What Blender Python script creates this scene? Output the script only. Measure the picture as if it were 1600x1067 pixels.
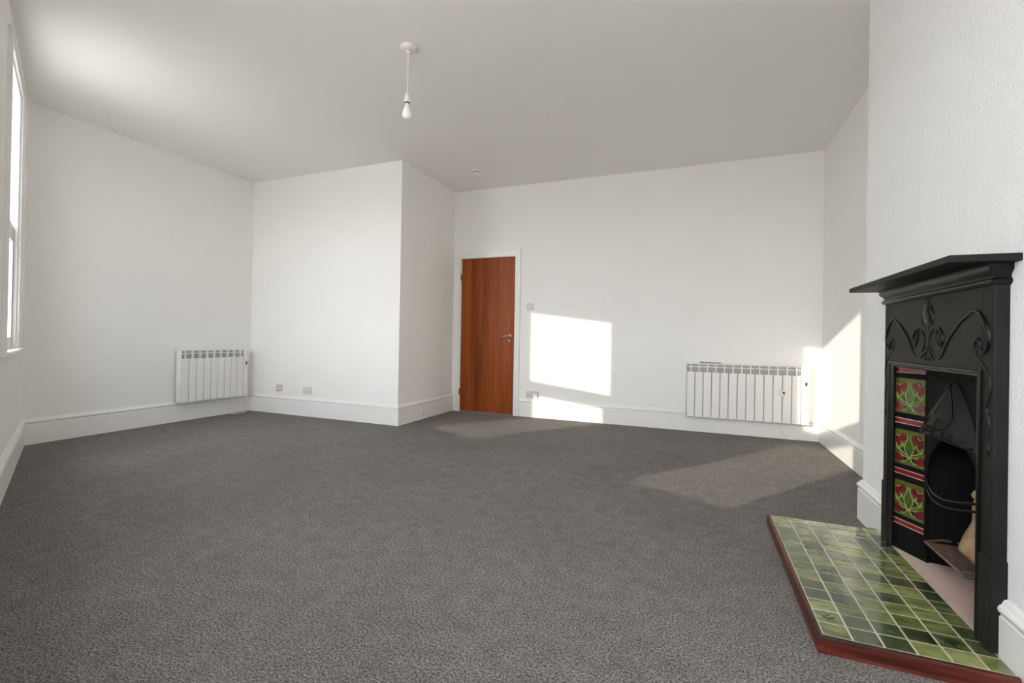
import bpy, bmesh, math, random
from mathutils import Vector, Matrix
random.seed(7)
SC = bpy.context.scene
COL = SC.collection
for o in list(bpy.data.objects):
    bpy.data.objects.remove(o)

# ------------------------------------------------------------------ camera
CAM_Z, F_PX = 0.93, 715.55
PITCH, ROLL, YAW, SHIFT = 0.0038115, 0.0174533, 0.380614, -9.0
fwd = Vector((-math.sin(YAW)*math.cos(PITCH), math.cos(YAW)*math.cos(PITCH), math.sin(PITCH)))
rt = Vector((math.cos(YAW), math.sin(YAW), 0)); up = rt.cross(fwd)
ix = rt*math.cos(ROLL) + up*math.sin(ROLL)
iy = up*math.cos(ROLL) - rt*math.sin(ROLL)
cam_d = bpy.data.cameras.new('camera'); cam = bpy.data.objects.new('camera', cam_d); COL.objects.link(cam)
m = Matrix((ix, iy, -fwd)).transposed().to_4x4(); m.translation = Vector((0, 0, CAM_Z))
cam.matrix_world = m
cam_d.sensor_width = 36; cam_d.lens = F_PX*36/1600; cam_d.shift_y = SHIFT/1600; cam_d.clip_start = 0.02
SC.camera = cam

# ------------------------------------------------------------------ light
w = bpy.data.worlds.new('sky'); SC.world = w; w.use_nodes = True
wn = w.node_tree.nodes; wl = w.node_tree.links; wn.clear()
wo = wn.new('ShaderNodeOutputWorld'); wb = wn.new('ShaderNodeBackground'); wl.new(wb.outputs[0], wo.inputs[0])
tc = wn.new('ShaderNodeTexCoord'); sx = wn.new('ShaderNodeSeparateXYZ'); mr = wn.new('ShaderNodeMapRange'); cr = wn.new('ShaderNodeValToRGB')
wl.new(tc.outputs['Generated'], sx.inputs[0]); wl.new(sx.outputs[2], mr.inputs[0]); mr.inputs[1].default_value = -1; mr.inputs[2].default_value = 1
wl.new(mr.outputs[0], cr.inputs[0]); wl.new(cr.outputs[0], wb.inputs[0])
e = cr.color_ramp.elements
e[0].position = 0.0; e[0].color = (0.34, 0.335, 0.32, 1)
e[1].position = 1.0; e[1].color = (0.80, 0.90, 1.0, 1)
k = e.new(0.47); k.color = (0.40, 0.395, 0.38, 1)
k = e.new(0.53); k.color = (0.84, 0.85, 0.86, 1)
wb.inputs[1].default_value = 14.6
sun_d = bpy.data.lights.new('sun', 'SUN'); sun = bpy.data.objects.new('sun', sun_d); COL.objects.link(sun)
sdir = Vector((0.5835, 0.812, -0.29)).normalized()
sun.rotation_euler = sdir.to_track_quat('-Z', 'Y').to_euler(); sun.location = (-6, -6, 6)
sun_d.energy = 4.6; sun_d.color = (1.0, 0.90, 0.72); sun_d.angle = 0.0093
SC.view_settings.view_transform = 'Standard'; SC.view_settings.look = 'None'
SC.view_settings.exposure = 0.0; SC.view_settings.gamma = 1.0
SC.view_settings.use_curve_mapping = False
SC.cycles.max_bounces = 16; SC.cycles.diffuse_bounces = 10; SC.cycles.glossy_bounces = 6
SC.cycles.transparent_max_bounces = 16
SC.cycles.sample_clamp_indirect = 8

# ------------------------------------------------------------------ materials
def mat(name, col, rough=0.5, metal=0.0, spec=0.5, bump=None, var=None, coat=0.0):
    """bump=(scale, strength, distance, detail); var=(scale, other colour)"""
    mt = bpy.data.materials.new(name); mt.use_nodes = True
    n, l = mt.node_tree.nodes, mt.node_tree.links
    b = n['Principled BSDF']
    b.inputs['Base Color'].default_value = (*col, 1); b.inputs['Roughness'].default_value = rough
    b.inputs['Metallic'].default_value = metal; b.inputs['Specular IOR Level'].default_value = spec
    b.inputs['Coat Weight'].default_value = coat
    c = n.new('ShaderNodeTexCoord')
    if var:
        t = n.new('ShaderNodeTexNoise'); t.inputs['Scale'].default_value = var[0]; t.inputs['Detail'].default_value = 5
        l.new(c.outputs['Object'], t.inputs['Vector'])
        r = n.new('ShaderNodeValToRGB'); l.new(t.outputs['Fac'], r.inputs[0])
        r.color_ramp.elements[0].position = .35; r.color_ramp.elements[1].position = .65
        r.color_ramp.elements[0].color = (*col, 1); r.color_ramp.elements[1].color = (*var[1], 1)
        l.new(r.outputs[0], b.inputs['Base Color'])
    if bump:
        t = n.new('ShaderNodeTexNoise'); t.inputs['Scale'].default_value = bump[0]; t.inputs['Detail'].default_value = bump[3]
        l.new(c.outputs['Object'], t.inputs['Vector'])
        u = n.new('ShaderNodeBump'); u.inputs['Strength'].default_value = bump[1]; u.inputs['Distance'].default_value = bump[2]
        l.new(t.outputs['Fac'], u.inputs['Height']); l.new(u.outputs[0], b.inputs['Normal'])
    return mt

M = {}
M['wall'] = mat('painted_wall', (.865, .858, .838), .75, bump=(38, .25, .004, 3), var=(2.5, (.875, .868, .848)))
M['wall_rough'] = mat('painted_textured_wall', (.862, .866, .868), .7, bump=(75, .55, .006, 4))
M['ceiling'] = mat('painted_ceiling', (.865, .85, .825), .85, bump=(30, .15, .003, 3))
M['trim'] = mat('white_gloss_paint', (.84, .835, .82), .32, bump=(20, .05, .002, 2))
M['rad'] = mat('radiator_enamel', (.84, .83, .81), .35)
M['rad_dark'] = mat('radiator_recess', (.42, .415, .40), .6)
M['plastic'] = mat('white_plastic', (.82, .80, .77), .3)
M['plastic2'] = mat('aged_white_plastic', (.66, .63, .60), .35)
M['dark'] = mat('dark_plastic', (.02, .02, .02), .3)
M['chrome'] = mat('worn_chrome', (.50, .43, .38), .22, metal=1)
M['brass'] = mat('hinge_brass', (.25, .15, .06), .4, metal=.8)
M['bulb'] = mat('opal_glass', (.92, .92, .93), .12, coat=.5)
M['iron'] = mat('blackened_cast_iron', (.009, .0084, .0078), .55, spec=.22, bump=(60, .2, .002, 4), var=(6, (.013, .012, .0108)))
M['iron_orn'] = mat('black_cast_iron_relief', (.0018, .0018, .002), .34, spec=.28)
M['soot'] = mat('sooty_iron', (.004, .004, .004), .7, spec=.15, bump=(30, .3, .003, 4))
M['rust'] = mat('rusted_iron_bars', (.10, .062, .045), .65, var=(30, (.17, .12, .09)), bump=(90, .4, .002, 3))
M['stone'] = mat('pink_plaster_stone', (.52, .385, .33), .8, var=(9, (.60, .46, .39)), bump=(25, .3, .003, 4))
M['clay'] = mat('fireclay', (.36, .19, .085), .75, var=(14, (.50, .36, .25)), bump=(28, .6, .008, 4))
M['tile_red'] = mat('red_glazed_tile', (.17, .008, .012), .14, coat=.6)
M['tile_edge'] = mat('cream_tile_edge', (.50, .33, .26), .3)
M['a_green'] = mat('olive_green_glaze', (.095, .105, .015), .2, coat=.3, var=(22, (.060, .085, .012)))
M['a_leaf'] = mat('leaf_green_glaze', (.05, .085, .012), .16, coat=.6)
M['a_void'] = mat('dark_green_glaze', (.018, .035, .008), .16, coat=.6)
M['a_red'] = mat('crimson_glaze', (.17, .009, .010), .2, coat=.3, var=(60, (.085, .006, .012)))
M['a_line'] = mat('pale_green_glaze_line', (.30, .34, .10), .25, coat=.3)
M['grout'] = mat('hearth_grout', (.50, .49, .37), .3)

# carpet
def carpet():
    mt = bpy.data.materials.new('grey_loop_carpet'); mt.use_nodes = True
    n, l = mt.node_tree.nodes, mt.node_tree.links; b = n['Principled BSDF']
    b.inputs['Roughness'].default_value = .95; b.inputs['Specular IOR Level'].default_value = .1
    
    c = n.new('ShaderNodeTexCoord')
    def noise(s, d, r=.5):
        t = n.new('ShaderNodeTexNoise'); t.inputs['Scale'].default_value = s; t.inputs['Detail'].default_value = d
        t.inputs['Roughness'].default_value = r; l.new(c.outputs['Object'], t.inputs['Vector']); return t
    fine = noise(240, 4, .9); mid = noise(14, 4, .6); big = noise(2.2, 3)
    tuft = noise(135, 3, .7); av = n.new('ShaderNodeMix'); av.data_type = 'FLOAT'; av.inputs[0].default_value = .35
    l.new(fine.outputs['Fac'], av.inputs[2]); l.new(tuft.outputs['Fac'], av.inputs[3])
    r = n.new('ShaderNodeValToRGB'); l.new(av.outputs[0], r.inputs[0])
    r.color_ramp.elements[0].position = .43; r.color_ramp.elements[1].position = .58
    r.color_ramp.elements[0].color = (.016, .0145, .0135, 1); r.color_ramp.elements[1].color = (.355, .332, .312, 1)
    q = n.new('ShaderNodeMapRange'); l.new(mid.outputs['Fac'], q.inputs[0])
    q.inputs[1].default_value = .3; q.inputs[2].default_value = .7; q.inputs[3].default_value = .86; q.inputs[4].default_value = 1.13
    q2 = n.new('ShaderNodeMapRange'); l.new(big.outputs['Fac'], q2.inputs[0])
    q2.inputs[1].default_value = .3; q2.inputs[2].default_value = .7; q2.inputs[3].default_value = .93; q2.inputs[4].default_value = 1.06
    mu = n.new('ShaderNodeMath'); mu.operation = 'MULTIPLY'; l.new(q.outputs[0], mu.inputs[0]); l.new(q2.outputs[0], mu.inputs[1])
    mx = n.new('ShaderNodeVectorMath'); mx.operation = 'SCALE'; l.new(r.outputs[0], mx.inputs[0]); l.new(mu.outputs[0], mx.inputs['Scale'])
    l.new(mx.outputs[0], b.inputs['Base Color'])
    u = n.new('ShaderNodeBump'); u.inputs['Strength'].default_value = .5; u.inputs['Distance'].default_value = .004
    l.new(fine.outputs['Fac'], u.inputs['Height']); l.new(u.outputs[0], b.inputs['Normal'])
    return mt
M['carpet'] = carpet()

# veneer door
def wood(name, ca, cb, cc, rough, sc, axis=2, fine=9):
    mt = bpy.data.materials.new(name); mt.use_nodes = True
    n, l = mt.node_tree.nodes, mt.node_tree.links; b = n['Principled BSDF']
    b.inputs['Roughness'].default_value = rough; b.inputs['Specular IOR Level'].default_value = .2; b.inputs['Coat Weight'].default_value = .0; b.inputs['Coat Roughness'].default_value = .3
    c = n.new('ShaderNodeTexCoord'); mp = n.new('ShaderNodeMapping'); l.new(c.outputs['Object'], mp.inputs[0])
    s = [sc, sc, sc]; s[axis] = sc*.035; mp.inputs['Scale'].default_value = s
    t = n.new('ShaderNodeTexNoise'); t.inputs['Scale'].default_value = 1.0; t.inputs['Detail'].default_value = fine
    t.inputs['Roughness'].default_value = .62; t.inputs['Distortion'].default_value = .5
    l.new(mp.outputs[0], t.inputs['Vector'])
    r = n.new('ShaderNodeValToRGB'); l.new(t.outputs['Fac'], r.inputs[0])
    e = r.color_ramp.elements; e[0].position = .35; e[1].position = .68
    e[0].color = (*ca, 1); e[1].color = (*cc, 1); k = e.new(.5); k.color = (*cb, 1)
    l.new(r.outputs[0], b.inputs['Base Color'])
    u = n.new('ShaderNodeBump'); u.inputs['Strength'].default_value = .12; u.inputs['Distance'].default_value = .002
    l.new(t.outputs['Fac'], u.inputs['Height']); l.new(u.outputs[0], b.inputs['Normal'])
    return mt
M['door'] = wood('sapele_veneer', (.170, .034, .006), (.250, .054, .009), (.350, .088, .015), .42, 11)
M['edge_y'] = wood('mahogany_y', (.014, .005, .004), (.085, .017, .010), (.27, .080, .050), .34, 30, axis=1)
M['edge_x'] = wood('mahogany_x', (.014, .005, .004), (.085, .017, .010), (.27, .080, .050), .34, 30, axis=0)

# hearth tile glaze: each tile its own green, clouded across the tile
def glaze():
    mt = bpy.data.materials.new('mottled_green_glaze'); mt.use_nodes = True
    n, l = mt.node_tree.nodes, mt.node_tree.links; b = n['Principled BSDF']
    b.inputs['Roughness'].default_value = .13; b.inputs['Coat Weight'].default_value = .4; b.inputs['Coat Roughness'].default_value = .08
    c = n.new('ShaderNodeTexCoord'); oi = n.new('ShaderNodeObjectInfo')
    mp = n.new('ShaderNodeMapping'); l.new(c.outputs['Object'], mp.inputs[0]); mp.inputs['Scale'].default_value = (9, 20, 10)
    cb = n.new('ShaderNodeCombineXYZ'); ml = n.new('ShaderNodeMath'); ml.operation = 'MULTIPLY'; ml.inputs[1].default_value = 37
    l.new(oi.outputs['Random'], ml.inputs[0]); l.new(ml.outputs[0], cb.inputs[0]); l.new(ml.outputs[0], cb.inputs[1]); l.new(cb.outputs[0], mp.inputs['Location'])
    t = n.new('ShaderNodeTexNoise'); t.inputs['Scale'].default_value = 1.2; t.inputs['Detail'].default_value = 2; l.new(mp.outputs[0], t.inputs['Vector'])
    q = n.new('ShaderNodeMapRange'); l.new(t.outputs['Fac'], q.inputs[0])
    q.inputs[1].default_value = .25; q.inputs[2].default_value = .75; q.inputs[3].default_value = -.22; q.inputs[4].default_value = .40
    q.clamp = False
    fr = n.new('ShaderNodeMath'); fr.operation = 'MULTIPLY_ADD'; fr.inputs[1].default_value = .8; l.new(oi.outputs['Random'], fr.inputs[0]); l.new(q.outputs[0], fr.inputs[2])
    r = n.new('ShaderNodeValToRGB'); l.new(fr.outputs[0], r.inputs[0])
    e = r.color_ramp.elements; e[0].position = 0; e[1].position = 1
    e[0].color = (.018, .032, .012, 1); e[1].color = (.30, .32, .12, 1)
    k = e.new(.3); k.color = (.050, .068, .026, 1)
    k = e.new(.6); k.color = (.115, .138, .042, 1)
    l.new(r.outputs[0], b.inputs['Base Color'])
    return mt
M['glaze'] = glaze()
M['motif'] = mat('dark_green_motif_glaze', (.012, .028, .014), .15, coat=.5)

def glass():
    mt = bpy.data.materials.new('window_glass'); mt.use_nodes = True
    n, l = mt.node_tree.nodes, mt.node_tree.links; n.clear()
    o = n.new('ShaderNodeOutputMaterial'); mx = n.new('ShaderNodeMixShader'); tr = n.new('ShaderNodeBsdfTransparent'); gl = n.new('ShaderNodeBsdfGlossy')
    fr = n.new('ShaderNodeFresnel'); fr.inputs[0].default_value = 1.3; gl.inputs['Roughness'].default_value = .02
    fm = n.new('ShaderNodeMath'); fm.operation = 'MULTIPLY'; fm.inputs[1].default_value = .3; l.new(fr.outputs[0], fm.inputs[0])
    l.new(fm.outputs[0], mx.inputs[0]); l.new(tr.outputs[0], mx.inputs[1]); l.new(gl.outputs[0], mx.inputs[2]); l.new(mx.outputs[0], o.inputs[0])
    return mt
M['glass'] = glass()

# ------------------------------------------------------------------ helpers
class MB:
    """collects shapes, links them as ONE mesh object"""
    def __init__(s): s.v = []; s.f = []; s.mi = []; s.cur = 0; s.sm = []; s.smooth = False
    def slot(s, i): s.cur = i; return s
    def add(s, vs, fs):
        o = len(s.v); s.v += [tuple(x) for x in vs]
        for f in fs: s.f.append([o+i for i in f]); s.mi.append(s.cur); s.sm.append(s.smooth)
        return s
    def box(s, a, b):
        (x0, y0, z0), (x1, y1, z1) = [[min(p, q) for p, q in zip(a, b)], [max(p, q) for p, q in zip(a, b)]]
        return s.add([(x0,y0,z0),(x1,y0,z0),(x1,y1,z0),(x0,y1,z0),(x0,y0,z1),(x1,y0,z1),(x1,y1,z1),(x0,y1,z1)],
                     [(0,3,2,1),(4,5,6,7),(0,1,5,4),(1,2,6,5),(2,3,7,6),(3,0,4,7)])
    def cbox(s, a, b, c=.002):
        """box with chamfered edges (convex hull of 24 points)"""
        x0,y0,z0 = [min(p,q) for p,q in zip(a,b)]; x1,y1,z1 = [max(p,q) for p,q in zip(a,b)]
        bm = bmesh.new(); bmesh.ops.create_cube(bm, size=1)
        for v in bm.verts:
            v.co = Vector(((x0+x1)/2+v.co.x*(x1-x0), (y0+y1)/2+v.co.y*(y1-y0), (z0+z1)/2+v.co.z*(z1-z0)))
        bmesh.ops.bevel(bm, geom=bm.edges[:], offset=c, segments=2, affect='EDGES', profile=.6)
        s.add([v.co[:] for v in bm.verts], [[v.index for v in f.verts] for f in bm.faces]) if not bm.verts.index_update() else 0
        bm.free(); return s
    def prism(s, poly, z0, z1):
        """plan polygon extruded in z"""
        n = len(poly)
        return s.add([(x,y,z0) for x,y in poly]+[(x,y,z1) for x,y in poly],
                     [tuple(range(n))[::-1], tuple(range(n,2*n))]+[(i,(i+1)%n,n+(i+1)%n,n+i) for i in range(n)])
    def loft(s, rings, cap=True, close=True):
        n = len(rings[0]); vs = [p for r in rings for p in r]; fs = []
        for k in range(len(rings)-1):
            for i in range(n if close else n-1):
                a = k*n+i; b = k*n+(i+1)%n; fs.append((a, b, b+n, a+n))
        if cap: fs += [tuple(range(n))[::-1], tuple(range((len(rings)-1)*n, len(rings)*n))]
        return s.add(vs, fs)
    def tube(s, pts, r, n=8, ref=Vector((0,0,1)), flat=1.0):
        pts = [Vector(p) for p in pts]; rr = r if isinstance(r, (list, tuple)) else [r]*len(pts)
        rings = []
        for i, p in enumerate(pts):
            t = (pts[min(i+1, len(pts)-1)]-pts[max(i-1, 0)]).normalized()
            q = ref if abs(t.dot(ref)) < .95 else Vector((1,0,0))
            a = t.cross(q).normalized(); b = t.cross(a).normalized()
            rings.append([(p+a*math.cos(2*math.pi*k/n)*rr[i]+b*math.sin(2*math.pi*k/n)*rr[i]*flat)[:] for k in range(n)])
        return s.loft(rings)
    def lathe(s, c, prof, n=24, axis=Vector((0,0,1))):
        """prof: list of (radius, distance along axis)"""
        c = Vector(c); ax = axis.normalized(); q = Vector((1,0,0)) if abs(ax.x) < .9 else Vector((0,1,0))
        a = ax.cross(q).normalized(); b = ax.cross(a)
        return s.loft([[(c+ax*h+(a*math.cos(2*math.pi*k/n)+b*math.sin(2*math.pi*k/n))*r)[:] for k in range(n)] for r, h in prof])
    def build(s, name, mats, parent=None, smooth=None, xf=None):
        me = bpy.data.meshes.new(name)
        vs = s.v if xf is None else [xf(*p) for p in s.v]
        me.from_pydata(vs, [], s.f)
        for mt in (mats if isinstance(mats, (list, tuple)) else [mats]): me.materials.append(M[mt] if isinstance(mt, str) else mt)
        for p, i, sm in zip(me.polygons, s.mi, s.sm): p.material_index = i; p.use_smooth = sm
        me.update()
        bm = bmesh.new(); bm.from_mesh(me); bmesh.ops.recalc_face_normals(bm, faces=bm.faces[:]); bm.to_mesh(me); bm.free()
        if smooth is not None:
            me.shade_smooth(); me.set_sharp_from_angle(angle=math.radians(smooth))
        o = bpy.data.objects.new(name, me); COL.objects.link(o)
        if parent is not None: o.parent = parent; o.matrix_parent_inverse = parent.matrix_world.inverted()
        return o

def spline(pts, sub=6):
    """Catmull-Rom through points of any dimension"""
    P = [tuple(p) for p in pts]; P = [P[0]]+P+[P[-1]]; out = []
    for i in range(1, len(P)-2):
        for k in range(sub):
            t = k/sub
            out.append(tuple(.5*((2*b)+(-a+c)*t+(2*a-5*b+4*c-d)*t*t+(-a+3*b-3*c+d)*t**3) for a, b, c, d in zip(P[i-1], P[i], P[i+1], P[i+2])))
    out.append(P[-2]); return out

def tag(o, label=None, cat=None, group=None, kind=None):
    if label: o['label'] = label
    if cat: o['category'] = cat
    if group: o['group'] = group
    if kind: o['kind'] = kind
    return o
def struct(o, label=None, cat=None):
    o['kind'] = 'structure'
    return tag(o, label, cat)
def empty(name, loc, label, cat, group=None):
    o = bpy.data.objects.new(name, None); COL.objects.link(o); o.empty_display_size = .05
    o.matrix_world = Matrix.Translation(loc); o.location = loc
    return tag(o, label, cat, group)
def copy_tree(o, parent=None):
    c = o.copy(); COL.objects.link(c)
    if parent is not None: c.parent = parent
    for ch in list(o.children): copy_tree(ch, c)
    return c

# ------------------------------------------------------------------ room plan
H = 2.745
XA, YB, XC, YD, XE, XF = -4.975, 3.96, -2.84, 5.09, 1.11, .835
YF0, YF1 = 1.36, 2.945
L = Vector((XA, 1.945)); FD = Vector((.9114, -.4115)); FN = Vector((.4115, .9114))
tM = (XE-XA)/FD.x; MM = L+FD*tM
B = Vector((XA, YB)); C = Vector((XC, YB)); D = Vector((XC, YD)); E_ = Vector((XE, YD))
T = .14
def seg(name, p, q, n, e0=0, e1=0, material='wall', z0=0, z1=H):
    p, q, n = Vector(p), Vector(q), Vector(n); d = (q-p).normalized()
    a, b = p-d*e0, q+d*e1
    return struct(MB().prism([a, b, b-n*T, a-n*T], z0, z1).build(name, material), *LAB[name])
LAB = {
 'wall_left': ('plain white painted wall behind the shorter slatted radiator', 'wall'),
 'wall_alcove': ('white wall stretch with small phone box and double socket low down, left of the jutting corner', 'wall'),
 'wall_boxing': ('short white return wall between the jutting corner and the door', 'wall'),
 'wall_right': ('narrow white wall strip in the recess beside the chimney breast, partly sunlit', 'wall'),
}
seg('wall_left', L, B, (1,0), .0, T)
seg('wall_alcove', B, C, (0,-1), T, 0)
seg('wall_boxing', (XC, YB+T), D, (1,0), 0, T)
seg('wall_right', E_, MM, (-1,0), T, T)
# back wall with the doorway
DX0, DX1, DZ = -2.755, -2.000, 1.915
mb = MB()
mb.box((XC-T, YD, 0), (DX0, YD+T, H)); mb.box((DX0, YD, DZ), (DX1, YD+T, H)); mb.box((DX1, YD, 0), (XE+T, YD+T, H))
struct(mb.build('wall_back', 'wall'), 'wide white back wall holding the door and the long radiator', 'wall')
# facade with two windows and an added one for light
def fp(a, n=0.0): v = L+FD*a+FN*n; return (v.x, v.y)
W1, W2, W_ADDED, WZ0, WZ1 = (.705, 1.565), (3.00, 3.84), (5.10, 6.22), .80, 2.53
mb = MB()
def fbox(mb, a0, a1, n0, n1, z0, z1): return mb.prism([fp(a0,n0), fp(a1,n0), fp(a1,n1), fp(a0,n1)], z0, z1)
fbox(mb, -T, W1[0], -T, 0, 0, H)
for wa, nx in ((W1, W2[0]), (W2, W_ADDED[0]), (W_ADDED, tM+T)):
    fbox(mb, wa[0], wa[1], -T, 0, 0, WZ0); fbox(mb, wa[0], wa[1], -T, 0, WZ1, H); fbox(mb, wa[1], nx, -T, 0, 0, H)
struct(mb.build('wall_front', 'wall'), 'white outer wall holding the sash windows', 'wall')
# chimney breast with firebox hole
CY0, CY1, CZ1 = 1.775, 2.527, .87
mb = MB()
mb.box((XF, YF0, 0), (XE, CY0, H)); mb.box((XF, CY1, 0), (XE, YF1, H)); mb.box((XF, CY0, CZ1), (XE, CY1, H)); mb.box((XE-.02, CY0, 0), (XE, CY1, CZ1))
struct(mb.build('wall_chimney', 'wall_rough'), 'bumpy white chimney breast wall around the black fireplace', 'wall')
# floor and ceiling
plan = [fp(-T,-T), (XA-T, YB+T), (XC-T, YB+T), (XC-T, YD+T), (XE+T, YD+T), (XE+T, MM.y-T*1.6)]
struct(MB().prism(plan, -.12, 0).build('floor', 'carpet'), 'speckled dark grey carpeted floor', 'floor')
struct(MB().prism(plan, H, H+.12).build('ceiling', 'ceiling'), 'plain off white ceiling', 'ceiling')

# ------------------------------------------------------------------ baseboards
BP = [(0,0),(.019,0),(.019,.160),(.0155,.163),(.0155,.169),(.020,.172),(.0225,.178),(.0225,.185),(.018,.192),(.013,.196),(.011,.203),(.006,.209),(0,.210)]
def skirt(name, p, q, n, np_=None, nq=None, label=None):
    p, q, n = Vector(p), Vector(q), Vector(n)
    def mit(m2):
        if m2 is None: return n
        m2 = Vector(m2); return (n+m2)/(1+n.dot(m2))
    a, b = mit(np_), mit(nq)
    r0 = [((p+a*d).x, (p+a*d).y, z) for d, z in BP]; r1 = [((q+b*d).x, (q+b*d).y, z) for d, z in BP]
    return struct(MB().loft([r0, r1]).build(name, 'trim', smooth=35), label, 'baseboard')
nA, nB, nC, nD, nE, nFc = (1,0), (0,-1), (1,0), (0,-1), (-1,0), (-1,0)
skirt('baseboard_front', MM, L, FN, nE, nA, 'white moulded baseboard under the sash window')
skirt('baseboard_left', L, B, nA, FN, nB, 'white moulded baseboard passing behind the shorter radiator')
skirt('baseboard_alcove', B, C, nB, nA, nC, 'white moulded baseboard below the two low wall sockets left of the corner')
bb = skirt('baseboard_boxing', C, (XC, YD-.022), nC, nB, None, 'short white moulded baseboard beside the door with a small dark hole')
skirt('baseboard_back', (-1.925, YD), E_, nD, None, nE, 'white moulded baseboard below the long radiator')
skirt('baseboard_right', E_, (XE, YF1), nE, nD, (0,1), 'sunlit white moulded baseboard in the recess by the chimney breast')
skirt('baseboard_chimney', (XF, YF1), (XF, 2.565), nFc, (0,1), None, 'white moulded baseboard on the far side of the fireplace')
skirt('baseboard_return', (XE, YF1), (XF, YF1), (0,1), nE, nFc, 'white moulded baseboard on the far return of the chimney breast')
skirt('baseboard_near', (XF, 1.738), (XF, YF0), nFc, None, (0,-1), 'white moulded baseboard on the near side of the fireplace')
MB().lathe((XC+.0192, 4.405, .045), [(.0065,0),(.0065,.0012),(.004,.0012),(.004,.0004)], 12, Vector((1,0,0))).build('screw_hole', 'dark', bb)

# ------------------------------------------------------------------ windows
def window(name, wa, label):
    a0, a1 = wa
    root = empty(name, (*fp((a0+a1)/2, -.05), WZ0), label, 'window'); root['kind'] = 'structure'
    mb = MB()   # box lining
    fbox(mb, a0, a0+.018, -.13, 0, WZ0, WZ1); fbox(mb, a1-.018, a1, -.13, 0, WZ0, WZ1); fbox(mb, a0+.018, a1-.018, -.13, 0, WZ1-.018, WZ1)
    mb.build('window_lining', 'trim', root)
    mb = MB()   # casing with a raised outer bead
    cw = .055
    for z0, z1, b0, b1 in ((WZ0+.002, WZ1+cw, a0-cw, a0), (WZ0+.002, WZ1+cw, a1, a1+cw), (WZ1, WZ1+cw, a0, a1)):
        fbox(mb, b0, b1, 0, .014, z0, z1)
    fbox(mb, a0-cw-.003, a0-cw+.012, 0, .022, WZ0+.002, WZ1+cw); fbox(mb, a1+cw-.012, a1+cw+.003, 0, .022, WZ0+.002, WZ1+cw); fbox(mb, a0-cw-.003, a1+cw+.003, 0, .022, WZ1+cw-.010, WZ1+cw+.004)
    mb.build('window_casing', 'trim', root)
    # sill board with a rounded nose
    rings = []
    for a in (a0-cw-.008, a1+cw+.008):
        rings.append([(*fp(a, n), WZ0+z) for n, z in ((-.13 if False else 0,-.028),(.024,-.028),(.033,-.024),(.037,-.014),(.033,-.004),(.024,0),(0,0))])
    mb = MB().loft(rings); fbox(mb, a0+.001, a1-.001, -.13, .0, WZ0-.028, WZ0+.001); mb.build('window_sill', 'trim', root)
    def sash(nm, n0, n1, z0, z1, st, rb, rtp):
        mb = MB()
        fbox(mb, a0+.018, a0+st, n0, n1, z0, z1); fbox(mb, a1-st, a1-.018, n0, n1, z0, z1)
        fbox(mb, a0+st, a1-st, n0, n1, z0, z0+rb); fbox(mb, a0+st, a1-st, n0, n1, z1-rtp, z1)
        s = mb.build(nm, 'trim', root)
        g = MB(); fbox(g, a0+st-.004, a1-st+.004, (n0+n1)/2-.002, (n0+n1)/2+.002, z0+rb-.004, z1-rtp+.004); g.build('glass_pane', 'glass', s)
        return s
    sash('lower_sash', -.055, -.018, WZ0, 1.62, .09, .075, .11)
    sash('upper_sash', -.098, -.061, 1.58, WZ1-.018, .042, .10, .03)
    mb = MB()   # staff and parting beads
    for b0, b1 in ((a0+.018, a0+.034), (a1-.034, a1-.018)):
        fbox(mb, b0, b1, -.016, .0, WZ0, WZ1-.018)
    mb.build('staff_bead', 'trim', root)
    MB().lathe((*fp((a0+a1)/2, -.03), 1.62), [(.014,0),(.014,.008),(.006,.012),(.006,.022),(.011,.026),(0,.03)], 12).build('sash_catch', 'brass', root, 40)
    return root
window('window_1', W1, 'white painted sash window at the far left edge')
window('window_2', W2, 'white painted sash window in the middle of the outer wall')
window('window_added', W_ADDED, 'unseen white sash window added for light, nearest the fireplace on the outer wall')  # extra window out of view, added to brighten the chimney breast

# ------------------------------------------------------------------ door
dr = empty('door_1', ((DX0+DX1)/2, YD, 0), 'reddish brown flush wooden door in a white frame', 'door'); dr['kind'] = 'structure'
mb = MB(); mb.box((DX0, YD, 0), (DX0+.022, YD+T, DZ)); mb.box((DX1-.010, YD+.0, 0), (DX1, YD+T, DZ)); mb.box((DX0+.022, YD, DZ-.012), (DX1-.010, YD+T, DZ))
mb.build('door_lining', 'trim', dr)
mb = MB()
def arch(mb, z):
    w0 = .070; prof = [(0,0),(0,.011),(.012,.015),(.045,.016),(.055,.021),(.066,.022),(w0,.018),(w0,0)]
    pts = [(DX0+.008, 0), (DX0+.008, z), (DX1-.006, z), (DX1-.006, 0)]; out = [(-1,0), (-1,1), (1,1), (1,0)]
    rings = [[(px+ox*d, YD-t, pz+oz*d) for d, t in prof] for (px,pz),(ox,oz) in zip(pts, out)]
    return mb.loft(rings)
arch(mb, DZ-.006).build('door_casing', 'trim', dr, 30)
slab = MB().cbox((DX0+.024, YD+.012, .006), (DX1-.020, YD+.052, DZ-.014), .002).build('door_leaf', 'door', dr)
mb = MB(); mb.box((DX1-.0195, YD+.030, .006), (DX1-.0102, YD+.07, DZ-.013)); mb.build('gap_shade_strip', 'dark', dr)  # black strip standing in for the shade in the door gap
mb = MB(); hx, hz = -2.075, .945; y0 = YD+.012
mb.lathe((hx, y0, hz), [(.026,0),(.026,.004),(.022,.008),(.012,.010),(.010,.040),(0,.040)], 20, Vector((0,-1,0)))
mb.tube(spline([(hx+.006, y0-.038, hz), (hx-.02, y0-.044, hz+.001), (hx-.06, y0-.042, hz-.002), (hx-.085, y0-.038, hz-.006)], 4), [.010]*4+[.009]*5+[.008]*4, 10)
mb.lathe((hx, y0, hz-.055), [(.011,0),(.011,.004),(.007,.006),(0,.006)], 14, Vector((0,-1,0)))
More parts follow.
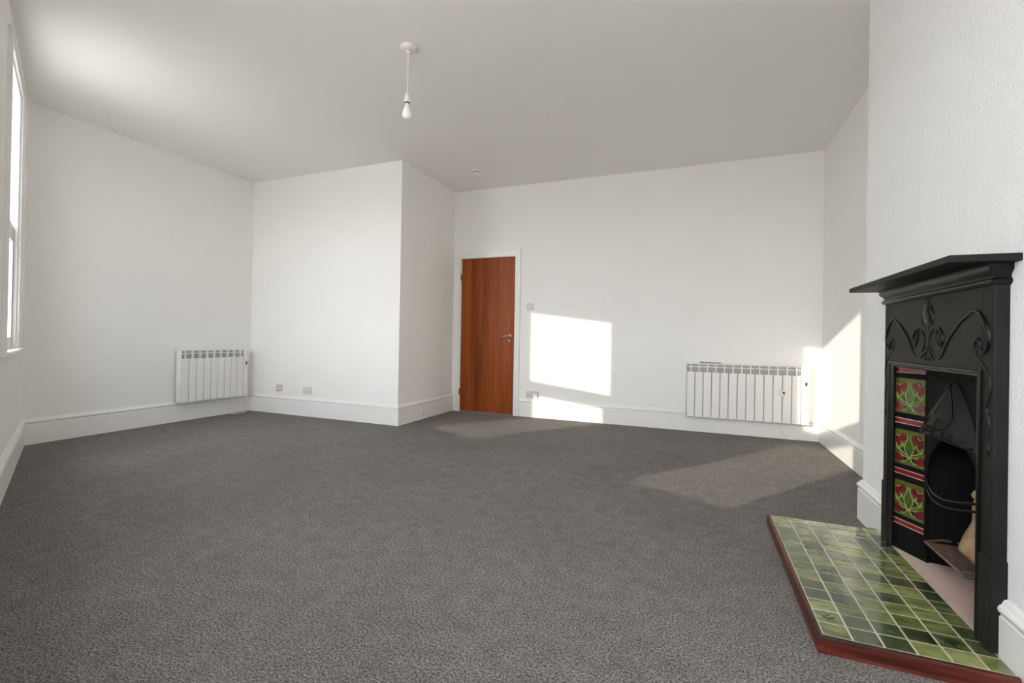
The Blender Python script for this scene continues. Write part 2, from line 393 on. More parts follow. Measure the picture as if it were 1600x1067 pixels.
mb.build('door_handle', 'chrome', dr, 40)
for hz in (1.67, .24):
    mb = MB(); mb.lathe((DX0+.023, YD-.001, hz-.04), [(.0065,0),(.0065,.08)], 10); mb.box((DX0+.012, YD-.003, hz-.04), (DX0+.023, YD+.001, hz+.04)); mb.build('hinge', 'brass', dr, 40)

# ------------------------------------------------------------------ radiators
def radiator(name, origin, rot, ncell, label, right_w, left_w, cord, cord_label=None):
    """local x = along the wall, -y = out of the wall, z = up; origin = wall, lower left"""
    root = bpy.data.objects.new(name, None); COL.objects.link(root); tag(root, label, 'radiator')
    hgt, pitch, dep, back = .545, .0772, .095, .028
    yf = -dep
    def part(mb, nm, mt, par=None, sm=None):
        o = mb.build(nm, mt, None, sm); o.parent = par or root; return o
    # one finned section
    mb = MB(); g = .0025
    fh = .458
    prof = [(g,.012),(g+.004,.004),(g+.012,0),(pitch-g-.012,0),(pitch-g-.004,.004),(pitch-g,.012),(pitch-g,fh),(g,fh)]
    rr = [[(x, yf+.006, z) for x, z in prof], [(g+.0035 if x < pitch/2 else pitch-g-.0035, yf, max(z, .0045) if z < fh else fh-.003) if x in (g, pitch-g) else (x, yf, z+.003) for x, z in prof]]
    mb.box((g, yf+.0061, .012), (pitch-g, yf+.012, fh)); mb.loft(rr)
    mb.box((pitch/2-.006, yf, fh-.002), (pitch/2+.006, yf+.03, hgt-.006))             # top web
    mb.box((pitch/2-.004, yf+.02, .01), (pitch/2+.004, -back, hgt-.01))               # rear fin
    mb.box((g, yf+.004, hgt-.040), (pitch-g, yf+.010, hgt-.030))                      # louvre bar
    mb.box((g, yf+.012, hgt-.010), (pitch-g, -back, hgt-.005))                        # top plate
    fin0 = part(mb, 'fin', 'rad')
    mb = MB(); mb.box((g-.004, yf+.022, fh-.004), (pitch/2-.006, yf+.026, hgt-.010)); mb.box((pitch/2+.006, yf+.022, fh-.004), (pitch-g+.004, yf+.026, hgt-.010))
    gr0 = part(mb, 'grille', 'rad_dark', fin0)
    for i in range(ncell):
        f = fin0 if i == 0 else copy_tree(fin0, root)
        f.location = (left_w+i*pitch, 0, 0)
    tot = left_w+ncell*pitch
    # dark core seen through the gaps
    mb = MB(); mb.box((left_w, yf+.03, .014), (tot, yf+.036, fh)); part(mb, 'core_plate', 'rad_dark')
    # end covers
    mb = MB().cbox((0, yf-.001, 0), (left_w-.001, -back+.01, hgt), .002); part(mb, 'end_cover', 'rad')
    mb = MB().cbox((tot+.001, yf-.002, 0), (tot+right_w, -back+.01, hgt+.002), .006); cp = part(mb, 'control_cover', 'rad')
    cx = tot+right_w-.030
    mb = MB(); mb.cbox((cx-.016, yf-.006, hgt-.28), (cx+.022, yf-.001, hgt-.004), .0018); part(mb, 'control_panel', 'rad', cp)
    mb = MB(); mb.cbox((cx-.006, yf-.0075, hgt-.178), (cx+.012, yf-.0055, hgt-.145), .0006); part(mb, 'display', 'dark', cp)
    mb = MB(); mb.cbox((cx-.003, yf-.0075, hgt-.196), (cx+.009, yf-.0055, hgt-.190), .0004); part(mb, 'button', 'rad_dark', cp)
    for bx in (left_w+pitch*1.0, tot-pitch*1.0):
        for bz in (.05, .42):
            mb = MB(); mb.box((bx-.015, -back+.001, bz), (bx+.015, 0, bz+.06)); part(mb, 'wall_bracket', 'rad')
    mb = MB(); mb.smooth = True; mb.tube(spline(cord, 6), .0032, 8); c = part(mb, 'power_cord', 'plastic')
    if cord_label: c['label'] = cord_label
    root.matrix_world = Matrix.Translation(origin) @ Matrix.Rotation(rot, 4, 'Z')
    return root
# long one on the back wall
RX = -.080
radR = radiator('panel_radiator', (RX, YD, .158), 0, 13, 'long white slatted electric radiator on the back wall, in the sun at its right end', .066, .006,
    [(.80,-.05,.02),(.835,-.06,-.02),(.862,-.07,-.072),(.905,-.078,-.132),(.955,-.08,-.146),(1.01,-.075,-.11),(1.062,-.065,-.065),(1.076,-.055,-.02),(1.07,-.045,.02)])
radL = radiator('panel_radiator', (XA, 3.096, .195), math.radians(90), 9, 'shorter white slatted electric radiator on the left hand wall', .056, .006,
    [(.58,-.05,.02),(.575,-.055,-.06),(.555,-.07,-.15),(.56,-.085,-.186),(.62,-.11,-.191),(.69,-.12,-.190),(.735,-.09,-.187),(.73,-.06,-.17),(.75,-.05,-.06),(.76,-.045,.02)])

# thin dark implement lying on the long radiator
rod = MB(); zt = .158+.545+.004; yr = YD-.075
rod.tube([(.050, yr, zt+.006), (.068, yr, zt+.006), (.075, yr+.001, zt+.0052), (.15, yr+.004, zt+.0045), (.185, yr+.006, zt+.004)], [.006,.006,.0042,.0038,.0035], 10)
rod.tube([(.185, yr+.006, zt+.004), (.20, yr, zt+.0045), (.243, yr-.001, zt+.004)], .0032, 8)
rod.tube([(.185, yr+.006, zt+.004), (.20, yr+.013, zt+.0045), (.240, yr+.014, zt+.004)], .0032, 8)
tag(rod.build('fork_tool', 'rad_dark' if False else 'dark', smooth=50), 'thin dark forked rod lying on top of the long radiator', 'tool')
# toggle hanging on a string from the long radiator
tg = empty('hanging_toggle', (.79, YD-.099, .70), 'small white round toggle hanging on a string in front of the long radiator', 'toggle')
MB().cbox((.797, YD-.104, .628), (.803, YD-.096, .700), .001).build('clip', 'rad_dark', tg)
mb = MB(); mb.tube([(.80, YD-.106, .64), (.795, YD-.107, .56), (.782, YD-.108, .475)], .0012, 6); mb.build('string', 'plastic2', tg)
mb = MB(); mb.smooth = True; mb.lathe((.776, YD-.099, .447), [(0,0),(.020,0),(.028,.003),(.030,.008),(.026,.014),(.018,.016),(.014,.010),(0,.010)], 20, Vector((0,-1,0))); mb.build('disc', 'plastic', tg, 40)
MB().lathe((.786, YD-.1095, .452), [(0,0),(.011,0),(.011,.004),(0,.006)], 14, Vector((0,-1,0))).build('toggle_centre', 'dark', tg, 40)

# ------------------------------------------------------------------ wall fittings
def plate(name, cx, cz, wd, ht, wall_y, label, cat, mt='plastic2', switches=(), sockets=(), depth=.009):
    root = empty(name, (cx, wall_y, cz-ht/2), label, cat)
    MB().cbox((cx-wd/2, wall_y-depth, cz-ht/2), (cx+wd/2, wall_y, cz+ht/2), .0025).build('faceplate', mt, root)
    for sxx, szz in switches:
        mb = MB(); mb.add([(cx+sxx-.006, wall_y-depth, cz+szz-.010), (cx+sxx+.006, wall_y-depth, cz+szz-.010), (cx+sxx+.006, wall_y-depth-.0045, cz+szz-.009), (cx+sxx-.006, wall_y-depth-.0045, cz+szz-.009),
            (cx+sxx-.006, wall_y-depth, cz+szz+.010), (cx+sxx+.006, wall_y-depth, cz+szz+.010), (cx+sxx+.006, wall_y-depth-.001, cz+szz+.010), (cx+sxx-.006, wall_y-depth-.001, cz+szz+.010)],
            [(0,1,2,3),(3,2,6,7),(4,7,6,5),(0,3,7,4),(1,5,6,2)]); mb.build('rocker_switch', 'plastic', root)
    for sxx, szz in sockets:
        mb = MB(); yy = wall_y-depth
        mb.box((cx+sxx-.002, yy-.0004, cz+szz+.004), (cx+sxx+.002, yy+.002, cz+szz+.012))
        mb.box((cx+sxx-.0145, yy-.0004, cz+szz-.010), (cx+sxx-.008, yy+.002, cz+szz-.006)); mb.box((cx+sxx+.008, yy-.0004, cz+szz-.010), (cx+sxx+.0145, yy+.002, cz+szz-.006))
        mb.build('socket_holes', 'dark', root)
    return root
plate('light_switch', -1.813, 1.296, .085, .085, YD, 'square white light switch beside the door, above the sunlit patch', 'switch', switches=((-.012,0),))
plate('double_socket', -1.777, .262, .125, .082, YD, 'white double power socket right of the door above the baseboard', 'socket', switches=((-.032,.022),(.032,.022)), sockets=((-.032,-.010),(.032,-.010)))
plate('double_socket', -4.065, .289, .130, .086, YB, 'white double power socket on the alcove wall, right of the phone box', 'socket', switches=((-.033,.024),(.033,.024)), sockets=((-.033,-.012),(.033,-.012)))
MB2 = MB().cbox((-1.010, YD-.004, .765), (-.955, YD, .828), .0015)
tag(MB2.build('blank_plate', 'wall'), 'tiny painted over blank plate inside the sunlit patch on the back wall', 'wall plate')
cs = MB(); cs.cbox((-1.6995, YD-.008, .226), (-1.6945, YD, .302), .001)
tag(cs.build('dark_strip', 'dark'), 'thin upright dark strip on the wall right of the double socket by the door', 'strip')
ph = empty('phone_socket', (-4.485, YB, .25), 'small white phone box with a thin cable, low on the alcove wall', 'socket')
MB().cbox((-4.520, YB-.022, .262), (-4.447, YB, .340), .003).build('box_body', 'plastic2', ph)
MB().cbox((-4.500, YB-.0235, .262), (-4.478, YB-.014, .274), .001).build('cable_entry', 'dark', ph)
MB().cbox((-4.538, YB-.016, .255), (-4.5205, YB, .305), .002).build('plug', 'plastic2', ph)
mb = MB(); mb.smooth = True; mb.tube(spline([(-4.489, YB-.018, .263), (-4.488, YB-.020, .235), (-4.50, YB-.014, .214), (-4.60, YB-.009, .2135), (-4.80, YB-.009, .2135), (-4.96, YB-.009, .2135)], 5), .0024, 6); mb.build('cable', 'plastic', ph)

# ------------------------------------------------------------------ ceiling fittings
px, py = -1.701, 2.411
pl = empty('pendant_light', (px, py, H), 'bare white pendant bulb hanging on a thin flex from a ceiling rose', 'ceiling light')
MB().lathe((px, py, H), [(.047,0),(.047,-.012),(.044,-.022),(.030,-.028),(.012,-.030),(.009,-.042),(0,-.042)], 32).build('ceiling_rose', 'plastic', pl, 35)
MB().tube([(px, py, H-.04), (px+.001, py, 2.58), (px, py, 2.45)], .0032, 8).build('flex', 'plastic', pl, 60)
hold = MB().lathe((px, py, 2.452), [(.004,0),(.010,-.004),(.014,-.018),(.016,-.024),(.0165,-.040),(.019,-.042),(.0195,-.058),(.017,-.060),(0,-.060)], 24).build('lamp_holder', 'plastic', pl, 35)
MB().lathe((px, py, 2.392), [(.0165,0),(.0165,-.007),(0,-.007)], 24).build('shade_ring', 'dark', hold, 35)
MB().lathe((px, py, 2.386), [(.0135,0),(.0145,-.012),(.018,-.028),(.026,-.046),(.0300,-.062),(.0300,-.072),(.027,-.084),(.021,-.093),(.011,-.099),(0,-.100)], 32).build('light_bulb', 'bulb', pl, 60)
qx, qy = -2.245, 4.49
sm = empty('smoke_detector', (qx, qy, H), 'small round white smoke alarm on the ceiling above the door', 'smoke alarm')
MB().lathe((qx, qy, H), [(.056,0),(.056,-.014),(.052,-.018),(0,-.018)], 32).build('alarm_base', 'plastic', sm, 35)
MB().lathe((qx, qy, H-.018), [(.036,0),(.036,-.010),(0,-.010)], 32).build('vent_ring', 'rad_dark', sm, 35)
MB().lathe((qx, qy, H-.026), [(.041,0),(.041,-.006),(.034,-.014),(.020,-.019),(.008,-.022),(0,-.022)], 32).build('alarm_dome', 'plastic', sm, 35)

# ------------------------------------------------------------------ hearth
HZ = .05
hx0, hy0, hy1 = .355, 1.628, 2.682
hearth = empty('tiled_hearth', (.6, 2.15, 0), 'raised hearth of glossy green tiles with a dark red wooden edge', 'hearth')
MB().box((hx0+.016, hy0+.016, 0), (.813, hy1-.016, HZ-.0016)).build('hearth_bed', 'grout', hearth)
def rail(mb, pts, inn, mt, nm):
    """rounded wooden edge; pts = two ends on the outer line, inn = inward vector"""
    prof = [(0,0),(0,.040),(.0015,.0455),(.005,.0496),(.012,.0500),(.0155,.0488),(.0155,0)]
    rings = []
    for (x, y), (ax, ay) in zip(pts, inn): rings.append([(x+ax*d, y+ay*d, z) for d, z in prof])
    return mb.loft(rings).build(nm, mt, hearth, 40)
rail(MB(), [(hx0,hy0),(hx0,hy1)], [(1,1),(1,-1)], 'edge_y', 'wooden_edge')
rail(MB(), [(hx0,hy0),(.813,hy0)], [(1,1),(0,1)], 'edge_x', 'wooden_edge')
rail(MB(), [(hx0,hy1),(.813,hy1)], [(1,-1),(0,-1)], 'edge_x', 'wooden_edge')
cols, rows = 6, 14
tx, ty = .077, (hy1-hy0-.032)/rows
gx0, gy0 = hx0+.0165, hy0+.016
mg = .0015
def tile_mesh(wd):
    mb = MB(); a, b = (mg, mg), (wd-mg, ty-mg)
    c = .0022
    mb.add([(a[0],a[1],-.006),(b[0],a[1],-.006),(b[0],b[1],-.006),(a[0],b[1],-.006),
            (a[0],a[1],-.0022),(b[0],a[1],-.0022),(b[0],b[1],-.0022),(a[0],b[1],-.0022),
            (a[0]+c,a[1]+c,0),(b[0]-c,a[1]+c,0),(b[0]-c,b[1]-c,0),(a[0]+c,b[1]-c,0)],
           [(0,1,5,4),(1,2,6,5),(2,3,7,6),(3,0,4,7),(4,5,9,8),(5,6,10,9),(6,7,11,10),(7,4,8,11),(8,9,10,11)])
    o = mb.build('tile', 'glaze', hearth, 25); return o
t_full = tile_mesh(tx); last_w = .813-(gx0+tx*5); t_last = tile_mesh(last_w)
special = {(1,12), (1,6), (4,6), (0,1), (4,1), (4,12)}
def motif(par, x, y):
    mb = MB()
    for ox, oy, r, s_ in ((.038,.030,.010,1.2), (.026,.038,.006,1), (.050,.038,.0065,1), (.038,.050,.006,1), (.022,.024,.004,1), (.054,.024,.004,1), (.016,.046,.003,1.4), (.060,.048,.003,1.4)):
        r *= 1.25; mb.lathe((x+ox, y+oy, HZ-.0005), [(r,0),(r*.85,.0007),(r*.4,.0010),(0,.0011)], 12)
    mb.tube(spline([(x+.018,y+.020,HZ),(x+.03,y+.024,HZ),(x+.038,y+.036,HZ),(x+.046,y+.024,HZ),(x+.058,y+.020,HZ)], 3), .0009, 5)
    return mb.build('embossed_motif', 'motif', par, 50)
first = True
for i in range(cols):
    src = t_full if i < 5 else t_last
    for j in range(rows):
        o = src if j == 0 and i in (0, 5) else src.copy()
        if o is not src: COL.objects.link(o)
        o.matrix_parent_inverse = Matrix.Identity(4); o.parent = hearth
        o.rotation_euler = (random.uniform(-.004,.004), random.uniform(-.004,.004), 0)
        o.location = (gx0+i*tx-.6, gy0+j*ty-2.15, HZ+random.uniform(-.0006,.0))
for i, j in special:
    o = [c for c in hearth.children if c.name.startswith('tile') and abs(c.location.x-(gx0+i*tx-.6)) < 1e-4 and abs(c.location.y-(gy0+j*ty-2.15)) < 1e-4][0]
    o['label'] = 'green tile with a dark embossed motif'
    mo = motif(None, 0, 0); mo.data.transform(Matrix.Translation((0, 0, -HZ))); mo.parent = o

# ------------------------------------------------------------------ fireplace
fpz = empty('fireplace', (.80, 2.151, HZ), 'tall black cast iron fireplace with tiled cheeks on the chimney breast', 'fireplace')
Y0, Y1, YC = 1.742, 2.560, 2.151
FX = .800                                   # front face
OY0, OY1, OZ = 1.802, 2.498, .852           # opening in the frame
mb = MB()
mb.cbox((FX, Y0, HZ+.0012), (XF, OY0, 1.118), .003); mb.cbox((FX, OY1, HZ+.0012), (XF, Y1, 1.118), .003); mb.box((FX, OY0-.001, OZ), (XF, OY1+.001, 1.118))
mb.cbox((FX-.004, Y0-.005, HZ+.0012), (XF, OY0+.001, .315), .003); mb.cbox((FX-.004, OY1-.001, HZ+.0012), (XF, Y1+.005, .315), .003)
fr = mb.build('surround', 'iron', fpz)
# moulded bead round the opening
mb = MB()
prof = [(0,0),(0,-.004),(.004,-.008),(.009,-.008),(.012,-.004),(.018,-.003),(.022,.006),(.022,.012),(0,.012)]
cor = [((OY0-.004, HZ+.002), (1,0)), ((OY0-.004, OZ+.004), (1,-1)), ((OY1+.004, OZ+.004), (-1,-1)), ((OY1+.004, HZ+.002), (-1,0))]
mb.loft([[(FX+t, y+oy*d, z+oz*d) for d, t in prof] for (y, z), (oy, oz) in cor])
mb.build('opening_moulding', 'iron_orn', fpz, 30)
# cornice under the shelf, wrapped round the ends
prof = [(0,1.106),(.008,1.110),(.012,1.115),(.0125,1.120),(.009,1.1245),(.004,1.127),(.004,1.133),(.009,1.141),(.017,1.147),(.020,1.153),(.020,1.1675),(-.03,1.1675),(-.03,1.106)]
def wrap(mb, prof, x0, y0, y1, endscale=.75):
    rings = []
    for (x, y), (dx, dy) in (((XF, y0), (0,-1)), ((x0, y0), (-1,-1)), ((x0, y1), (-1,1)), ((XF, y1), (0,1))):
        ring = []
        for d, z in prof:
            ring.append((x+dx*d if (dx and d > 0) else x, y+dy*(d if d > 0 else d)*endscale if dy else y, z) if d >= 0 else (x+.03 if dx else x, y-dy*.03, z))
        rings.append(ring)
    return mb.loft(rings)
wrap(MB(), prof, FX, Y0, Y1).build('cornice', 'iron_orn', fpz, 30)
# shelf with a softened edge
SX, SY0, SY1 = .674, 1.692, 2.606
sp = [(.006,1.1675),(.001,1.169),(0,1.173),(0,1.185),(.002,1.1885),(.006,1.1900)]
rings = []
for d, z in sp: rings.append([(SX+d, SY0+d, z), (XF, SY0+d, z), (XF, SY1-d, z), (SX+d, SY1-d, z)])
MB().loft(rings).build('mantel_shelf', 'iron', fpz, 40)

# relief ornament
def relief(mb, pts, r0, r1, sub=5, taper=True):
    P = spline(pts, sub); n = len(P)
    rs = [r0+(r1-r0)*i/(n-1) for i in range(n)]
    if taper: rs = [r*min(1, .35+3.0*min(i, n-1-i)/n) for i, r in enumerate(rs)]
    mb.tube([(FX+.0005, y, z) for y, z in P], rs, 8, ref=Vector((1,0,0)), flat=1.0)
def mir(pts): return [(2*YC-y, z) for y, z in pts]
whip = [(2.095,.877),(2.066,.879),(2.040,.893),(2.015,.924),(1.985,.955),(1.955,.980),(1.908,1.011),(1.868,1.026),(1.845,1.030)]
arc  = [(1.876,1.030),(1.848,1.038),(1.815,1.029),(1.790,1.006),(1.774,.985),(1.765,.960),(1.767,.935),(1.775,.918),(1.789,.910),(1.803,.916),(1.810,.930),(1.815,.944),(1.827,.949),(1.837,.940),(1.840,.922),(1.834,.905),(1.815,.888)]
tail = [(1.815,.888),(1.799,.879),(1.775,.858),(1.759,.83),(1.756,.80),(1.762,.775),(1.774,.751),(1.772,.735),(1.762,.715),(1.757,.690),(1.758,.665),(1.764,.640)]
fl1 = [(2.094,.898),(2.115,.906),(2.128,.925),(2.131,.950),(2.120,.972),(2.104,.984),(2.094,.980)]
fl2 = [(2.082,.992),(2.055,.985),(2.040,.965),(2.036,.944),(2.046,.922)]
fl3 = [(2.082,.990),(2.072,.965),(2.068,.945),(2.060,.930),(2.046,.918)]
foot = [(2.151,.907),(2.138,.898),(2.136,.880),(2.146,.873)]
foot2 = [(2.151,.908),(2.122,.896),(2.104,.882),(2.090,.876)]
mb = MB(); mb.smooth = True
for f in (lambda p: p, mir):
    relief(mb, f(whip), .0042, .0060); relief(mb, f(arc), .0085, .0055); relief(mb, f(tail), .0048, .0036)
    relief(mb, f(fl1), .0040, .0048); relief(mb, f(fl2), .006, .0075); relief(mb, f(fl3), .006, .0055); relief(mb, f(foot), .005, .006); relief(mb, f(foot2), .005, .0045)
    bud = f([(1.764,.648)])[0]
    mb.loft([[(FX-.004*math.sin(math.pi*t), bud[0]+math.cos(a)*.010*math.sin(math.pi*t)+0, bud[1]-.05*t+0*a) if False else (FX+.001-.007*max(0,math.sin(a))*math.sin(math.pi*min(t+.05,1)), bud[0]+math.cos(a)*.010*math.sin(math.pi*min(max(t,.04),.97)), bud[1]-.052*t) for a in [2*math.pi*k/10 for k in range(10)]] for t in [i/8 for i in range(9)]])
relief(mb, [(2.151,1.01),(2.152,.97),(2.151,.93),(2.151,.905)], .0038, .0050)
mb.build('scroll_ornament', 'iron_orn', fpz, 50)
mb = MB(); mb.smooth = True     # tulip head
rings = []
for t in [i/12 for i in range(13)]:
    z = 1.010+.078*t; wd = .034*math.sin(math.pi*(.22+.70*t))**.8
    rings.append([(FX+.001-.011*max(-.1, math.sin(a))*math.sin(math.pi*(.1+.85*t)), 2.153+math.cos(a)*wd, z) for a in [2*math.pi*k/14 for k in range(14)]])
mb.loft(rings)
for s_ in (-1, 1):
    relief(mb, [(2.151+s_*.012,1.082),(2.151+s_*.034,1.062),(2.151+s_*.044,1.032),(2.151+s_*.038,1.008),(2.151+s_*.028,1.003)], .005, .0055)
    relief(mb, [(2.151,1.086),(2.151+s_*.012,1.096),(2.151+s_*.014,1.103)], .0045, .004)
relief(mb, [(2.151,1.06),(2.151,1.09),(2.151,1.104)], .005, .004)
mb.build('tulip_ornament', 'iron_orn', fpz, 50)

# splayed cheeks with three picture tiles each
AL = math.radians(25); PW = .150
def cheek(side):
    """side=+1 far, -1 near; returns map(u, v, depth) -> point; u from the front edge inwards"""
    def P(u, z, d=0):
        y = OY1-.004 - u*math.cos(AL) - d*math.sin(AL); x = .815+u*math.sin(AL) - d*math.cos(AL)
        return (x, y, z) if side > 0 else (x, 2*YC-y, z)
    return P
def motif_tile(mb, P, u0, z0, s, d):
    """tube-lined flower on the tile square"""
    def q(u, v, dd=0): return P(u0+u*s, z0+v*s, d+dd)
    def patch(pts, slot, dd):
        mb.slot(slot); n = len(pts)
        mb.add([q(u, v, dd) for u, v in pts]+[q(u, v, 0) for u, v in pts], [tuple(range(n))]+[(i, (i+1)%n, n+(i+1)%n, n+i) for i in range(n)])
    red = [[(.06,.62),(.04,.72),(.10,.86),(.20,.93),(.33,.92),(.42,.84),(.38,.74),(.30,.70),(.26,.60),(.17,.53),(.09,.55)],
           [(.02,.06),(.01,.26),(.10,.30),(.20,.24),(.30,.16),(.29,.07),(.18,.03)]]
    for r in red:
        patch(r, 2, .0012); patch([(1-u, v) for u, v in r], 2, .0012)
    leaf = [(.5,.20),(.40,.34),(.35,.50),(.40,.64),(.47,.78),(.50,.90),(.53,.78),(.60,.64),(.65,.50),(.60,.34)]
    patch(leaf, 1, .0014)
    for r in ([(.22,.44),(.32,.50),(.34,.38),(.42,.27),(.32,.32)], [(.28,.18),(.36,.22),(.44,.16),(.36,.08),(.29,.11)]):
        patch(r, 3, .0010); patch([(1-u, v) for u, v in r], 3, .0010)
    mb.slot(4)
    lines = [[(.5,.18),(.40,.34),(.345,.50),(.40,.64),(.46,.78),(.45,.90)], [(.49,.20),(.38,.30),(.22,.36),(.10,.46),(.06,.58)], [(.49,.17),(.40,.22),(.28,.22),(.20,.30)],
             [(.49,.22),(.43,.13),(.36,.05),(.26,.05)], [(.06,.50),(.12,.40),(.20,.50),(.30,.60)], [(.36,.50),(.27,.58),(.22,.66)], [(.05,.86),(.16,.82),(.22,.90)]]
    for ln in lines:
        for f in (0, 1):
            pts = spline([((1-u) if f else u, v) for u, v in ln], 3)
            mb.tube([q(u, v, .0014) for u, v in pts], .0016, 5, ref=Vector((.3,.9,.1)))
    mb.slot(0)
def build_cheek(side):
    P = cheek(side)
    mb = MB()
    mb.add([P(-.002, HZ+.03, -.006), P(PW, HZ+.03, -.006), P(PW, .85, -.006), P(-.002, .85, -.006), P(-.002, HZ+.03, -.016), P(PW, HZ+.03, -.016), P(PW, .85, -.016), P(-.002, .85, -.016)],
           [(0,1,2,3),(7,6,5,4),(0,4,5,1),(1,5,6,2),(2,6,7,3),(3,7,4,0)])
    def bar(u0, u1, z0, z1, d0=-.006, d1=0.0):
        mb.add([P(u0,z0,d0),P(u1,z0,d0),P(u1,z1,d0),P(u0,z1,d0),P(u0,z0,d1),P(u1,z0,d1),P(u1,z1,d1),P(u0,z1,d1)], [(0,1,2,3),(7,6,5,4),(0,4,5,1),(1,5,6,2),(2,6,7,3),(3,7,4,0)])
    u0, u1 = .006, .143
    bar(-.002, u0, HZ+.03, .85); bar(u1, PW, HZ+.03, .85)
    zs = [(.785,.637),(.565,.417),(.346,.198)]; st = [(.808,.832),(.590,.614),(.372,.396),(.155,.179)]
    edges = [(.832,.85),(.785,.808),(.614,.637),(.565,.590),(.396,.417),(.346,.372),(.179,.198),(HZ+.03,.155)]
    for a, b in edges: bar(u0, u1, a, b)
    ck = mb.build('cheek_plate', 'soot', fpz)
    for zt_, zb in zs:
        mb = MB()
        s = u1-u0-.001; hh = zt_-zb
        mb.add([P(u0,zb,-.0058),P(u1,zb,-.0058),P(u1,zt_,-.0058),P(u0,zt_,-.0058),P(u0,zb,-.001),P(u1,zb,-.001),P(u1,zt_,-.001),P(u0,zt_,-.001)], [(0,1,2,3),(7,6,5,4),(0,4,5,1),(1,5,6,2),(2,6,7,3),(3,7,4,0)])
        motif_tile(mb, P, u0+.001, zb+(hh-s)/2, s, -.001)
        mb.build('picture_tile', ['a_green', 'a_leaf', 'a_red', 'a_void', 'a_line'], ck)
    for zb, zt_ in st:
        mb = MB()
        for a, b, sl, dd in ((zb+.003, zt_-.003, 0, -.0005), (zb, zb+.003, 1, 0.0005), (zt_-.003, zt_, 1, 0.0005)):
            mb.slot(sl); mb.add([P(u0,a,-.0058),P(u1,a,-.0058),P(u1,b,-.0058),P(u0,b,-.0058),P(u0,a,dd),P(u1,a,dd),P(u1,b,dd),P(u0,b,dd)], [(0,1,2,3),(7,6,5,4),(0,4,5,1),(1,5,6,2),(2,6,7,3),(3,7,4,0)])
        mb.build('red_strip_tile', ['tile_red', 'tile_edge'], ck)
    return P
Pf = build_cheek(1); Pn = build_cheek(-1)
xi, yi = Pf(PW, 0)[0], Pf(PW, 0)[1]; yn = 2*YC-yi
# upper plate behind the canopy with arched cut, and head slot
mb = MB(); N = 14
top = []
arc_pts = [(yn+(yi-yn)*k/N, .40+.19*math.sin(math.pi*k/N)**.6) for k in range(N+1)]
for k in range(N):
    (ya, za), (yb, zb) = arc_pts[k], arc_pts[k+1]
    mb.add([(xi,ya,za),(xi,yb,zb),(xi,yb,.845),(xi,ya,.845),(xi+.012,ya,za),(xi+.012,yb,zb),(xi+.012,yb,.845),(xi+.012,ya,.845)], [(0,1,2,3),(7,6,5,4),(0,4,5,1),(2,6,7,3)])
mb.box((.812, OY0+.001, .838), (xi+.012, OY1-.001, .851))
mb.box((xi-.006, yn+.01, .800), (xi+.002, yi-.01, .808))
mb.build('head_plate', 'soot', fpz)
# canopy
mb = MB(); mb.smooth = True; NU, NV = 22, 12
def canopy(u, v, off=0):
    hw = .175*(v**.62)+.004
    y = YC+u*hw
    z = .805-v*(.205+.030*abs(u)**2.0)
    bulge = .080*(v**1.05)*(1-abs(u)**2.2)+.003
    rib = .0035*v*math.cos(u*math.pi*3)*(1-abs(u))
    return (xi-bulge-rib-off, y, z)
rings = [[canopy(-1+2*i/NU, (j+.0001)/NV) for i in range(NU+1)] for j in range(NV+1)]
mb.loft(rings, cap=False, close=False)
inner = [[(min(p[0]+.006, xi), p[1], p[2]) for p in r] for r in rings]; mb.loft(inner, cap=False, close=False)
lo, li = rings[-1], inner[-1]
mb.loft([lo, li], cap=False, close=False)
can = mb.build('canopy', 'iron', fpz)
for p in can.data.polygons: p.use_smooth = True
mb = MB(); mb.smooth = True
def onc(u, v): return canopy(u, v, .001)
mb.tube([onc(0, t) for t in (.08,.2,.35,.5,.62)], [.004,.0035,.0025,.002,.001], 6)
for s_ in (-1, 1):
    mb.tube([onc(s_*u, v) for u, v in ((.1,.10),(.35,.22),(.55,.42),(.62,.62),(.50,.80),(.30,.88),(.16,.80),(.22,.70),(.36,.74))], .0028, 6)
    mb.tube([onc(s_*u, .97) for u in (.05,.2,.35,.5,.65,.8,.93)], .0035, 6)
    for c in range(3):
        u, v = .45+.18*c, .93; mb.tube([onc(s_*(u+.04*math.cos(a)), v-.03+.03*math.sin(a)) for a in [k*math.pi/4 for k in range(9)]], .0022, 5)
    cy = YC+s_*.165
    mb.tube([(xi-.002, cy+.022*math.cos(a)*r_, .66+.022*math.sin(a)*r_) for a, r_ in [(k*math.pi/4, 1-.04*k) for k in range(14)]], .003, 6)
for k in range(6):
    a = k*math.pi/3; c0 = onc(0, .09); mb.tube([c0, (c0[0]-.002, c0[1]+.011*math.cos(a), c0[2]+.011*math.sin(a))], [.004,.0022], 6)
for k in range(7):
    mb.tube([onc(-.24+.08*k, .84), onc(-.24+.08*k, .95)], [.0028,.0018], 5)
mb.build('canopy_ornament', 'iron_orn', can)
# lower body: side posts, feet and back
mb = MB()
mb.prism([(xi, yi), (xi+.012, yi), (XE-.035, yi-.05), (XE-.035, yi-.03), (xi, yi+.012)], HZ, .60)
mb.prism([(xi, yn), (xi+.012, yn), (XE-.035, yn+.05), (XE-.035, yn+.03), (xi, yn-.012)], HZ, .60)
mb.box((XE-.04, yn+.02, HZ), (XE-.028, yi-.02, .78)); mb.box((xi+.012, yn+.02, .60), (XE-.03, yi-.02, .612))
for s_ in (1, -1):
    P = Pf if s_ > 0 else Pn
    a, b, c, d = P(-.004, 0, -.016), P(PW+.012, 0, -.016), P(PW+.012, 0, .004), P(-.004, 0, .004)
    mb.prism([a[:2], b[:2], c[:2], d[:2]], HZ, HZ+.032)
mb.build('firebox', 'soot', fpz)
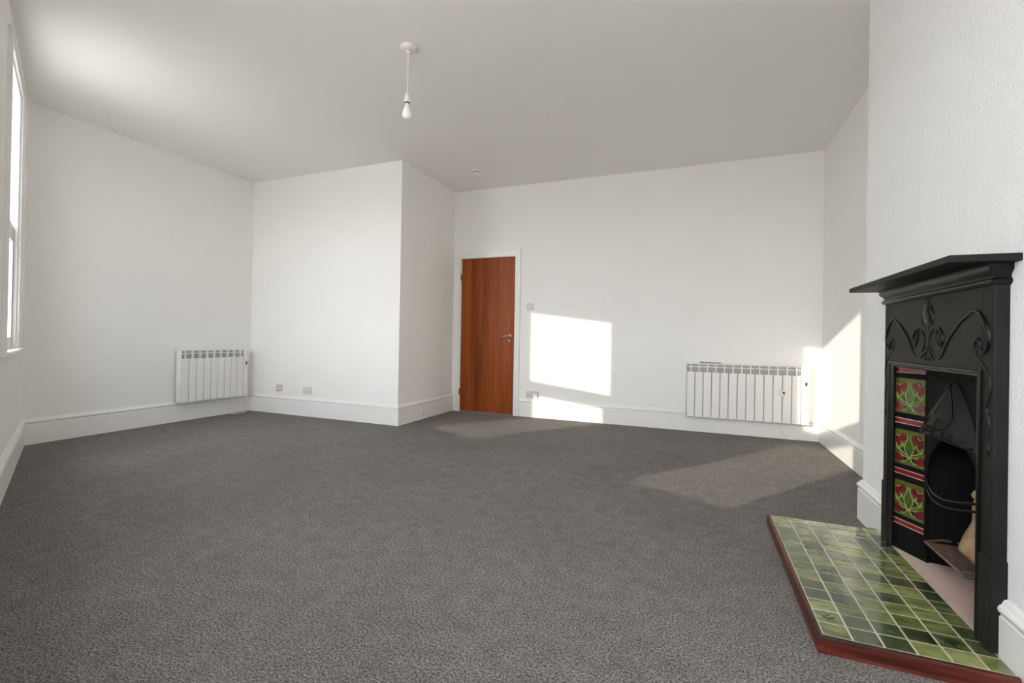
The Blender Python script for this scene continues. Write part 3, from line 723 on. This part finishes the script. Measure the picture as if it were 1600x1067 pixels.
# front bars, bowed
mb = MB(); mb.smooth = True
for z in (.372, .346):
    mb.tube([(xi-.045*math.sin(math.pi*k/16)**.8+.004, yn+.004+(yi-yn-.008)*k/16, z+.045*(1-math.sin(math.pi*k/16))) for k in range(17)], .0048, 8)
mb.build('fire_bars', 'iron_orn', fpz)
# bottom grate: tapered tray with bars front to back
gp = empty('x', (0,0,0), None, None); bpy.data.objects.remove(gp)
gz = .150; gf, gb = .857, .975; fy0, fy1, by0, by1 = 2.010, 2.300, 1.960, 2.372
mb = MB()
mb.tube([(gf, fy0, gz), (gf, fy1, gz), (gb-.05, by1-.03, gz), (gb, by1-.03, gz), (gb, by0+.03, gz), (gb-.05, by0+.03, gz), (gf, fy0, gz)], .0048, 6)
gr = mb.build('ash_grate', 'rust', fpz)
nb = 15
for k in range(nb):
    yy = fy0+.012+(fy1-fy0-.024)*k/(nb-1)
    o = MB().box((gf+.003, yy-.0030, gz-.001), (gb-.003, yy+.0030, gz+.002)).build('grate_bar', 'rust', gr) if k == 0 else b0.copy()
    if k == 0: b0 = o; y_first = yy
    else: COL.objects.link(o); o.location = (b0.location.x, b0.location.y+(yy-y_first), b0.location.z)
# fireclay back
mb = MB(); mb.smooth = True
rings = []
for k in range(13):
    t = k/12; z = HZ+.103+.225*t
    hw = .076+.075*(1-t)**1.8; xf_ = .952-.022*(1-t)**1.6 - .006*math.sin(t*9)
    rings.append([(xf_+.022*(abs(a)**2.2)+.004*math.sin(7*a+9*t), 2.140+a*hw, z) for a in [-1+i/7 for i in range(15)]]+[(1.05, 2.140+hw*.8, z), (1.05, 2.140-hw*.8, z)])
mb.loft(rings)
for k in range(5): mb.lathe((.975, 2.075+.032*k, HZ+.318), [(.018,0),(.021,.012),(.014,.026),(0,.030)], 9)
mb.build('fireclay_back', 'clay', fpz)
MB().prism([(.890,2.16),(.948,2.16),(.948,2.34),(.900,2.34),(.884,2.30)], gz-.035, gz-.012).build('gap_dark_plate', 'soot', gr)  # black plate added below the bars so their gaps look dark
# stone floor under the fire
MB().box((.8145, 1.80, 0), (XE-.022, 2.50, HZ)).build('fire_floor', 'stone', hearth)
